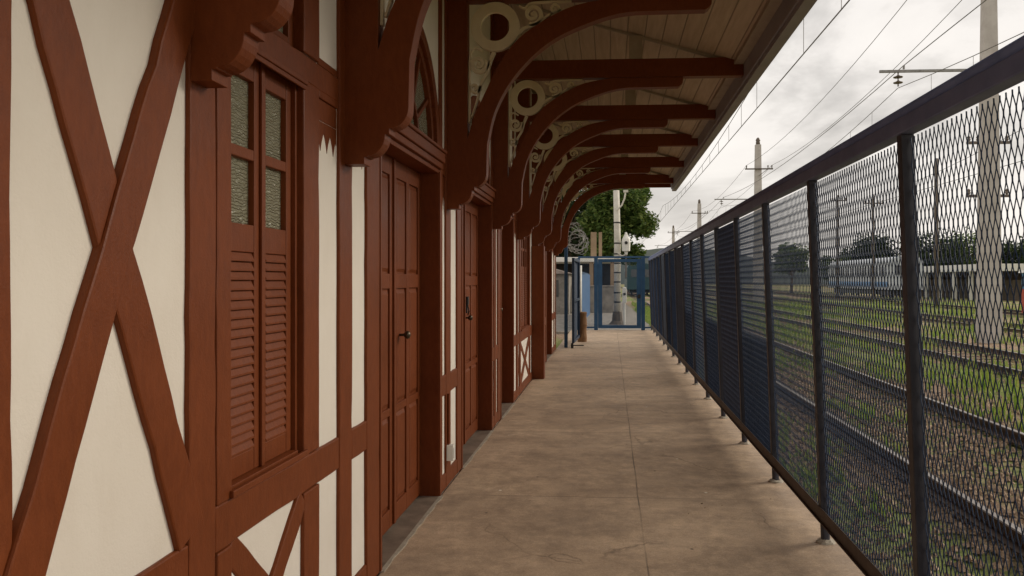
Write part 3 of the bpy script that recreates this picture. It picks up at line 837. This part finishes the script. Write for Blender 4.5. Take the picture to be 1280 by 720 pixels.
# grass
def blades(m, x, y, z, h, n):
    for k in range(n):
        a = random.random() * 6.28; r = random.random() * .06; bx, by = x + r * math.cos(a), y + r * math.sin(a)
        w_ = random.uniform(.006, .013); hh = h * random.uniform(.5, 1.1); l = hh * random.uniform(.15, .7); d = random.random() * 6.28
        c, s_ = math.cos(d), math.sin(d); b = len(m.v)
        m.v += [(bx - s_ * w_, by + c * w_, z), (bx + s_ * w_, by - c * w_, z), (bx + s_ * w_ * .7 + c * l * .4, by - c * w_ * .7 + s_ * l * .4, z + hh * .6), (bx - s_ * w_ * .7 + c * l * .4, by + c * w_ * .7 + s_ * l * .4, z + hh * .6), (bx + c * l, by + s_ * l, z + hh)]
        m.face((b, b + 1, b + 2, b + 3)); m.face((b + 3, b + 2, b + 4))
def clump(x, y):
    return math.sin(x * 1.7 + 2.1 * math.sin(y * .43)) + math.sin(y * .9 + 1.3 * math.sin(x * 1.1)) + .6 * math.sin(3.1 * x + 2.2 * y)
m = MB(); cnt = 0
while cnt < 12000:
    yy = 1.2 + 60 * random.random() ** 1.9; x = 1.55 + 25 * random.random() ** 1.5
    dens = clump(x, yy)
    near_rail = min(abs(x - t - s) for t in TX for s in (-.83, .83))
    if near_rail < .12: continue
    intrack = any(abs(x - t) < 1.3 for t in TX)
    if dens < (.6 if intrack else -.6): continue
    if 5 < x < 6.8 or x < 2.4: pass
    if x < 2.6 and yy < 14 and random.random() < .5: continue
    blades(m, x, yy, gz(x, yy), random.uniform(.08, .24) * (1 + yy / 45) * (.6 if x < 2.8 else 1), 7 if yy < 15 else 5); cnt += 1
for i in range(1500):
    yy = 25.9 + 22 * random.random() ** 1.4; x = random.uniform(1.45, 2.5); blades(m, x, yy, -.14, random.uniform(.12, .3), 6)
o = m.build('grass', M['grass'], merge=False); tag(o, 'weedy green grass growing in clumps between the tracks', 'grass', kind='stuff')
m = MB()
for i in range(5000):
    yy = 1.0 + 16 * random.random() ** 1.4; x = 1.55 + 6.0 * random.random() ** 1.7; z = gz(x, yy) + random.uniform(.01, .06); s_ = random.uniform(.02, .05); b = len(m.v)
    a = random.random() * 6.28
    for k in range(4):
        t = a + k * 1.57; m.v.append((x + s_ * math.cos(t) * (1 if k % 2 else .5), y_ if False else yy + s_ * math.sin(t) * (1 if k % 2 else .5), z + jit(.02)))
    m.face((b, b + 1, b + 2, b + 3))
o = m.build('leaf_litter', M['dry'], merge=False); tag(o, 'dry brown leaf litter lying on the ground behind the fence', 'leaf litter', kind='stuff')

m = MB()
for i in range(170):
    yy = 1.6 + 20 * random.random() ** 1.2; x = random.uniform(-1.2, 1.25) if random.random() < .6 else random.choice([-1.18, 1.2]) + jit(.07)
    s_ = random.uniform(.004, .013); a = random.random() * 6.28; b = len(m.v)
    for k in range(4):
        t = a + k * 1.57; m.v.append((x + s_ * math.cos(t) * (1 if k % 2 else .45), yy + s_ * math.sin(t) * (1 if k % 2 else .45), .002 + random.random() * .006))
    m.face((b, b + 1, b + 2, b + 3))
tag(m.build('dry_leaves', M['dry'], merge=False), 'tiny dry leaf bits and crumbs scattered over the platform floor', 'debris', kind='stuff')
# ================================================================== catenary poles
def taper(m, x, y, z0, z1, w0, w1, d0=None, d1=None):
    d0 = d0 or w0; d1 = d1 or w1; b = len(m.v)
    for z, w_, d_ in ((z0, w0, d0), (z1, w1, d1)):
        m.v += [(x - w_ / 2, y - d_ / 2, z), (x + w_ / 2, y - d_ / 2, z), (x + w_ / 2, y + d_ / 2, z), (x - w_ / 2, y + d_ / 2, z)]
    for f in ((3, 2, 1, 0), (4, 5, 6, 7), (0, 1, 5, 4), (1, 2, 6, 5), (2, 3, 7, 6), (3, 0, 4, 7)): m.face([b + i for i in f])
PXR = 10.45
def disc_string(x, y, z, n=2, drop=.15):
    m = MB(); m.tube([(x, y, z), (x, y, z - drop * n - .08)], .018, 6)
    for k in range(n):
        zz = z - .12 - drop * k; m.lathe([(.03, zz + .05), (.05, zz + .03), (.13, zz), (.12, zz - .02), (.03, zz - .015)], x, y, 14)
    return m
pole_lab = ['massive tapering concrete catenary pole nearest the camera beyond the second track',
            'concrete catenary pole with crossarm rising beyond the middle of the fence',
            'slender far concrete catenary pole with crossarm above the fence', 'farthest small concrete catenary pole near the gate']
for i, (yy, top) in enumerate(((22.7, 13.2), (57.5, 11.2), (95, 10.6), (134, 10.2))):
    P_ = thing('catenary_pole', pole_lab[i], 'pole', (PXR, yy, -.15), 'concrete catenary poles along the tracks')
    m = MB()
    if i == 0: taper(m, PXR - .05, yy, -.15, top, .64, .26, .28, .18)
    else: taper(m, PXR, yy, -.15, top, .70, .40, .5, .35)
    m.build('shaft', M['pole'], P_, bevel=.02)
    m = MB(); m.box(7.35, PXR - .02, yy - .34, yy - .28, 7.27, 7.34); m.box(PXR - .3, PXR + .3, yy - .345, yy - .275, 7.24, 7.37) if False else None
    m.tube([(8.0, yy - .31, 7.36), (8.0, yy - .31, 7.46)], .03, 6)
    m.build('arm', M['galv'], P_)
    m = disc_string(7.85, yy - .31, 7.27); m.build('insulator', M['insul'], P_, smooth=True)
    m = MB(); zc = 9.45 if i else 11
    m.box(PXR - .95, PXR + 1.0, yy - .30, yy - .22, zc - .05, zc + .04)
    for dx in (-.85, .65, .92): m.tube([(PXR + dx, yy - .26, zc + .04), (PXR + dx, yy - .26, zc + .24)], [.03, .05], 8)
    m.tube([(PXR, yy - .26, zc - .5), (PXR + .6, yy - .26, zc - .05)], .02, 6)
    m.build('crossarm', M['greywood'], P_)
    if i:
        m = MB(); m.lathe([(.14, top), (.16, top + .15), (.13, top + .22), (.17, top + .30), (.12, top + .42), (.05, top + .5)], PXR, yy, 12); m.build('cap', M['insul'], P_, smooth=True)

def sag(p0, p1, s, n=14):
    p0, p1 = Vector(p0), Vector(p1)
    return [tuple(p0 + (p1 - p0) * (i / n) - Vector((0, 0, s * 4 * (i / n) * (1 - i / n)))) for i in range(n + 1)]
sup = [-14, 22.4, 57.2, 94.7, 133.7, 172]
def catenary(x, zc, zm, label, off=0, droppers=True, rw=.011):
    nd = [0]
    C_ = thing('overhead_line', label, 'overhead line', (x, 0, zc), 'overhead lines above the tracks')
    m = MB(); m.tube([(x, sup[0], zc), (x, 60, zc), (x, sup[-1], zc)], rw, 6); m.build('contact_wire', M['wire'], C_)
    m = MB(); dp = MB()
    for k in range(len(sup) - 1):
        a, b = sup[k] + off, sup[k + 1] + off; q = sag((x, a, zm), (x, b, zm), (zm - zc) * .72, 16); m.tube(q, rw * .85, 5)
        
        for t in q[1:-1]:
            if -2 < t[1] < 100: MB().tube([(x, t[1], t[2]), (x, t[1], zc)], .0055, 4, False).build('dropper', M['wire'], C_)
    m.build('messenger_wire', M['wire'], C_)
catenary(3.35, 5.53, 6.35, 'nearest overhead line of contact wire and droppers, close to the canopy edge', off=-6)
catenary(7.85, 5.6, 6.85, 'overhead line of wires hanging from the bracket arm insulators')
catenary(13.8, 5.6, 6.9, 'faint overhead line beyond the concrete pole row', off=3, rw=.012)
o = MB()
for k in range(len(sup) - 1): o.tube(sag((8.0, sup[k], 7.46), (8.0, sup[k + 1], 7.46), -.25 if k == 0 else .5), .012, 5)
o = o.build('feeder_wire', M['wire']); tag(o, 'single feeder wire resting on top of the bracket arms', 'wire')
for dx, lb in ((-.85, 'thin power line on the left end of the pole crossarms'), (.92, 'thin power line on the right end of the pole crossarms')):
    m = MB(); ss = [22.4, 57.2, 94.7, 133.7]
    for k in range(3): m.tube(sag((PXR + dx, ss[k], 11.2 if k == 0 else 9.7), (PXR + dx, ss[k + 1], 9.7), .8), .012, 5)
    m.tube(sag((PXR + dx, -14, 11.2), (PXR + dx, 22.4, 11.2), .8), .012, 5)
    tag(m.build('power_line', M['wire']), lb, 'wire')

# small poles beyond
def small_pole(x, y, h, label, w=.22, arms=True, name='utility_pole'):
    P_ = thing(name, label, 'pole', (x, y, -.15), 'small poles across the yard')
    m = MB(); m.tube([(x, y, -.2), (x, y, h)], [w / 2, w / 2 * .75], 10); m.build('shaft', M['greywood'], P_, smooth=True)
    if arms:
        m = MB()
        for z in arms:
            m.box(x - .7, x + .8, y - .12, y - .04, z - .05, z + .05)
            for dx in (-.62, -.3, .35, .7): m.lathe([(.02, z + .05), (.07, z + .10), (.05, z + .16), (.07, z + .2), (.02, z + .26)], x + dx, y - .08, 8)
        m.build('crossarm', M['insul'], P_)
small_pole(13.4, 29.5, 6.9, 'dark wooden pole with insulator crossarms right beside the big concrete pole', .3, (6.5, 4.6))
small_pole(19.8, 50, 9.0, 'plain dark pole seen through the nearest fence panel', .3, None)
small_pole(20.2, 63, 8.2, 'thin pole with one crossarm beyond the second mesh panel', .24, (7.5,))
small_pole(20.3, 73, 9.2, 'thin bare pole furthest left through the second mesh panel', .3, (8.7,))
small_pole(24, 46, 6.5, 'short pole with two crossarms near the right border', .25, (6.0, 5.0))

# pole and signal lamp beyond the gate
GP = thing('gate_pole', 'whitewashed pole with dark straps on a flared base just beyond the gate', 'pole', (.26, 30, -.06))
m = MB(); m.tube([(.26, 30, .35), (.26, 30, 3.2), (.22, 30, 4.95)], [.125, .125, .115], 14); m.build('shaft', M['polewhite'], GP, smooth=True)
m = MB(); m.lathe([(.33, -.06), (.27, .0), (.20, .08), (.185, .30), (.16, .42)], .26, 30, 12); m.build('base', M['greywood'], GP)
for z in (.75, 1.1, 1.5, 1.85, 2.2, 2.55, 2.95, 3.72): MB().tube([(.255, 30, z), (.255, 30, z + .05)], .132, 14).build('strap', M['black'], GP)
m = MB(); m.tube(bez_pts if False else [(.25, 29.85, 4.2), (.42, 29.85, 4.38), (.52, 29.85, 4.62), (.56, 29.85, 4.86)], .03, 8); m.box(.48, .66, 29.8, 29.9, 4.86, 4.95); m.tube([(.26, 29.86, 2.62), (.42, 29.86, 2.50), (.62, 29.86, 2.55)], .025, 8)
m.build('bracket_arm', M['polewhite'], GP)
SL = thing('signal_lamp', 'white lantern shaped signal head mounted on an arm beside the pole', 'signal', (.58, 29.86, 2.55))
m = MB(); m.lathe([(.05, 2.55), (.06, 2.66), (.15, 2.68), (.165, 3.02), (.145, 3.12), (.07, 3.26), (.03, 3.38)], .58, 29.86, 8); m.build('housing', M['white'], SL)
m = MB(); m.tube([(.58, 29.72, 2.98), (.58, 29.66, 2.98)], .06, 12); m.build('lens', M['black'], SL)
m = MB(); m.tube([(.58, 29.86, .9 - .9 + 1.7), (.58, 29.86, 2.56)], .03, 8); m.build('stem', M['insul'], SL)
WB = thing('white_hydrant', 'small white post box with a round hole beside the pole foot', 'box', (.50, 29.7, -.06))
m = MB(); m.box(.44, .60, 29.6, 29.7, .75, 1.30); m.tube([(.52, 29.65, 1.30), (.52, 29.65, 1.34)], [.075, .04], 12); m.tube([(.52, 29.65, -.06), (.52, 29.65, .75)], .04, 10); m.build('housing', M['white'], WB, bevel=.02)
m = MB(); m.tube([(.52, 29.6, 1.08), (.52, 29.585, 1.08)], .05, 14); m.build('hole', M['black'], WB)

# shelter and tan pillars left beyond gate
SH = thing('trackside_shelter', 'low shelter with white slab roof and tan pillars beyond the gate', 'shelter', (-1.2, 44, -.06))
m = MB(); m.box(-3.4, .35, 42, 47, 2.55, 2.80); m.build('roof', M['white'], SH, bevel=.02)
m = MB(); m.box(-3.3, .2, 46.8, 47, -.06, 2.55); m.build('rear_wall', M['dark'], SH)
for x in (-3.2, -1.0, .1): m = MB(); m.box(x - .1, x + .1, 42.1, 42.3, -.06, 2.55); m.build('pillar', M['tan'], SH)
m = MB(); m.box(-1.05, -.74, 42.6, 42.9, 2.80, 4.15); m.box(-.62, -.45, 42.6, 42.9, 2.80, 4.15); m.build('chimney', M['tan'], SH)
LW = thing('old_building', 'low pale grey building partly hidden behind the razor wire', 'building', (-4.5, 40, -.06))
m = MB(); m.box(-7.5, -2.0, 38.5, 41.5, -.06, 1.9); m.build('wall', M['path'], LW); m = MB(); m.prism([(-7.8, 1.9), (-1.8, 1.9), (-4.8, 2.7)], 38.2, 41.8, 'xz'); m.build('roof', M['roofsheet'], LW)
m = MB(); m.box(-3.2, -2.5, 38.46, 38.499, .8, 1.6); m.build('window', M['window'], LW)

m = MB(); m.box(-1.9, .45, 40.6, 41.0, -.1, 1.25); m.box(-1.95, .5, 40.55, 41.05, 1.251, 1.32)
tag(m.build('low_wall', M['path'], bevel=.02), 'low grey masonry wall in front of the white roofed shelter', 'wall')
# ================================================================== railcars
def railcar(name, xc, y0, y1, body, stripe, label, cat, w=2.9, z0=.65, z1=3.7):
    T = thing(name, label, cat, (xc, y0, 0)); h = w / 2
    m = MB(); prof = [(-h, z0), (h, z0), (h, z1 - .45), (h - .18, z1 - .18), (h * .5, z1), (-h * .5, z1), (-h + .18, z1 - .18), (-h, z1 - .45)]
    m.prism([(xc + a, b) for a, b in prof], y0, y1, 'xz'); m.build('body', body, T, bevel=.03)
    m = MB()
    for sx in (-1, 1):
        m.box(xc + sx * h - .012, xc + sx * h + .012, y0 + .3, y1 - .3, z0 + .25, z0 + .7)
    m.build('stripe', stripe, T)
    k = y0 + 1.0
    while k < y1 - 1.6:
        m = MB(); m.box(xc - h - .014, xc - h + .01, k, k + 1.1, z0 + 1.15, z0 + 2.0); m.build('window', M['window'], T); k += 1.75
    m = MB(); m.box(xc - .95, xc - .15, y0 - .02, y0 + .02, z0 + 1.3, z0 + 2.1); m.build('window', M['window'], T)
    m = MB(); m.box(xc + .15, xc + .95, y0 - .02, y0 + .02, z0 + 1.3, z0 + 2.1); m.build('window', M['window'], T)
    for q in (y0 + 2.2, y1 - 2.2):
        m = MB()
        m.box(xc - 1.1, xc + 1.1, q - 1.3, q + 1.3, .25, z0 - .02)
        for dy in (-.9, .9):
            for sx in (-.83, .83): m.tube([(xc + sx - .06, q + dy, .43), (xc + sx + .06, q + dy, .43)], .42, 16)
        m.build('bogie', M['black'], T)
    m = MB(); m.box(xc - 1.2, xc + 1.2, y0 + 4, y1 - 4, .3, z0 - .02); m.build('underframe', M['black'], T)
    return T
railcar('rail_wagon', 3.1, 84, 100, M['teal'], M['teal'], 'dark teal rail vehicle parked on the nearest track beyond the gate', 'rail vehicle', 2.7, .6, 3.35)
railcar('passenger_train', 25.2, 70, 89, M['trainwhite'], M['trainblue'], 'white passenger railcar with blue stripe parked far across the yard', 'train', 2.9, .75, 3.6)
SHD = thing('freight_shed', 'long open shed with a white roof edge across the yard', 'shed', (32, 72, -.15))
m = MB(); m.box(31, 38, 68, 92, 2.35, 2.95); m.build('roof', M['white'], SHD); m = MB(); m.box(37.5, 37.8, 68, 92, -.15, 2.35); m.box(31.3, 37.5, 91.7, 92, -.15, 2.35); m.build('rear_wall', M['tan'], SHD)
for i in range(8): m = MB(); m.box(31.2, 31.5, 68.3 + 3.3 * i, 68.6 + 3.3 * i, -.15, 2.35); m.build('pillar', M['white'], SHD)
m = MB(); m.box(34, 37.4, 70, 91, -.15, 1.6); m.build('platform_block', M['greywood'], SHD)
KI = thing('trackside_kiosk', 'small blue and red trackside cabin at the right border', 'cabin', (21, 40.5, -.15))
m = MB(); m.box(20.6, 22.2, 40, 41.5, -.15, 1.15); m.build('base', M['red'], KI, bevel=.02); m = MB(); m.box(20.6, 22.2, 40, 41.5, 1.151, 1.95); m.build('upper', M['skyblue'], KI, bevel=.02)
m = MB(); m.prism([(20.45, 1.955), (22.35, 1.955), (22.2, 2.08), (20.6, 2.08)], 39.85, 41.65, 'xz'); m.build('roof', M['white'], KI)
m = MB(); m.box(20.9, 21.5, 39.985, 39.999, 1.3, 1.8); m.build('window', M['window'], KI)

# ================================================================== trees
def tree(x, y, z0, h, crown_r, crown_z, label, mat, n=9000, leafs=.16, rz=1.0, group='trees around the yard', seed=1):
    rnd = random.Random(seed)
    T = thing('tree', label, 'tree', (x, y, z0), group)
    t = MB(); top = Vector((x, y, crown_z + crown_r * .3))
    t.tube([(x, y, z0 - .1), (x + .1, y, z0 + (crown_z - z0) * .5), tuple(top)], [h * .032, h * .022, h * .008], 9)
    lobes = []
    for k in range(26):
        a = rnd.random() * 6.28; e = rnd.uniform(-.95, 1.0); rr = crown_r * rnd.uniform(.3, .78)
        c = Vector((x + rr * math.cos(a) * math.cos(e * .9), y + rr * math.sin(a) * math.cos(e * .9), crown_z + rz * rr * math.sin(e * 1.2)))
        lobes.append((c, crown_r * rnd.uniform(.28, .48)))
        st = Vector((x, y, z0 + (crown_z - z0) * rnd.uniform(.5, 1.0))); mid_ = st.lerp(c, .5) + Vector((0, 0, .2))
        t.tube([tuple(st), tuple(mid_), tuple(c)], [h * .012, h * .008, h * .003], 6)
    t.build('trunk', M['bark'], T)
    m = MB()
    for i in range(n):
        c, r = lobes[rnd.randrange(len(lobes))]
        d = Vector((rnd.gauss(0, 1), rnd.gauss(0, 1), rnd.gauss(0, 1))).normalized() * r * (rnd.random() ** .45) * rnd.uniform(.8, 1.15)
        q = c + Vector((d.x, d.y, d.z * .85)); s = leafs * rnd.uniform(.5, 1.2)
        u = Vector((rnd.gauss(0, 1), rnd.gauss(0, 1), rnd.gauss(0, .6))).normalized(); v = u.cross(Vector((rnd.gauss(0, 1), rnd.gauss(0, 1), rnd.gauss(0, 1)))).normalized()
        b = len(m.v); m.v += [tuple(q - u * s), tuple(q + v * s * .45), tuple(q + u * s), tuple(q - v * s * .45)]; m.face((b, b + 1, b + 2, b + 3))
    m.build('crown', mat, T, merge=False)
tree(.25, 52, -.1, 9, 2.75, 5.3, 'bushy green tree rising behind the pole beyond the gate', M['leaf'], 26000, .17, 1.15, seed=3)
tree(-2.6, 58, -.1, 9, 3.6, 5.2, 'darker tree behind the razor wire on the left of the gate', M['leafdark'], 20000, .19, 1.15, seed=4)
bg = [(24, 108, 7.5, 2.6, 4.2), (37, 118, 9, 4.2, 4.8), (44, 112, 9.5, 5.0, 4.6), (50, 116, 9, 4.6, 4.6), (56, 118, 8.5, 4.4, 4.3), (62, 118, 8, 4.2, 4.2), (38.5, 73, 7, 2.6, 3.9), (41, 75, 7.5, 3.2, 4.2), (31, 112, 6, 2.6, 3.0)]
bl = ['small lone tree seen through the third mesh panel', 'leftmost round tree of the row behind the white train', 'tallest tree of the row behind the train and shed',
      'broad tree right of the tallest one above the shed', 'low tree over the middle of the shed roof', 'last tree of the row, over the right end of the shed', 'dark tree just right of the big concrete pole', 'dark tree at the right picture border', 'low bushy tree left of the round tree row']
for i, (x, y, h, cr, cz) in enumerate(bg):
    tree(x, y, -.15, h, cr, cz, bl[i], M['leafdark'] if i in (1, 2, 4, 6, 7) else M['leaf'], 4500, .30, .9, seed=20 + i)

# ================================================================== light
W = bpy.data.worlds.new('World'); S.world = W; W.use_nodes = True
nt = W.node_tree; bgn = nt.nodes['Background']
SUN_EL, SUN_AZ = 27, 64     # azimuth from +Y towards +X
sky = N(nt, 'ShaderNodeTexSky', sky_type='NISHITA'); sky.sun_disc = False
sky.sun_elevation = R(SUN_EL); sky.sun_rotation = R(SUN_AZ); sky.dust_density = 3; sky.air_density = 1.2
tc = N(nt, 'ShaderNodeTexCoord'); mp = N(nt, 'ShaderNodeMapping'); mp.inputs['Scale'].default_value = (1.0, 1.0, 2.6)
nt.links.new(tc.outputs['Generated'], mp.inputs['Vector'])
n1 = noise(nt, mp.outputs['Vector'], 3.1, 8, .56, .5)
cl = ramp(nt, n1, [(.33, (4.5, 4.25, 4.0)), (.45, (6.3, 5.95, 5.6)), (.54, (8.1, 7.65, 7.2)), (.68, (8.8, 8.3, 7.8))])
out = mix(nt, .93, sky.outputs['Color'], cl)
nt.links.new(out, bgn.inputs['Color']); bgn.inputs['Strength'].default_value = .1
sl = bpy.data.lights.new('sun', 'SUN'); sl.energy = 1.75; sl.angle = R(26); sl.color = (1, .91, .78)
so = bpy.data.objects.new('sun', sl); COL.objects.link(so)
dirv = Vector((math.sin(R(SUN_AZ)) * math.cos(R(SUN_EL)), math.cos(R(SUN_AZ)) * math.cos(R(SUN_EL)), math.sin(R(SUN_EL))))
so.rotation_euler = dirv.to_track_quat('Z', 'Y').to_euler(); so.location = (10, 5, 12)

# ================================================================== camera
cd = bpy.data.cameras.new('camera'); co = bpy.data.objects.new('camera', cd); COL.objects.link(co)
co.location = (0, 0, 1.6); co.rotation_euler = (R(90), 0, R(3.5))
cd.sensor_width = 36; cd.lens = 36 * 1000 / 1280
cd.shift_x = -(701.84 - 640) / 1280; cd.shift_y = -10 / 1280
cd.clip_start = .05; cd.clip_end = 2000
S.camera = co
S.view_settings.view_transform = 'Standard'; S.view_settings.look = 'None'; S.view_settings.gamma = 1
S.view_settings.exposure = 0.28; S.view_settings.use_curve_mapping = False
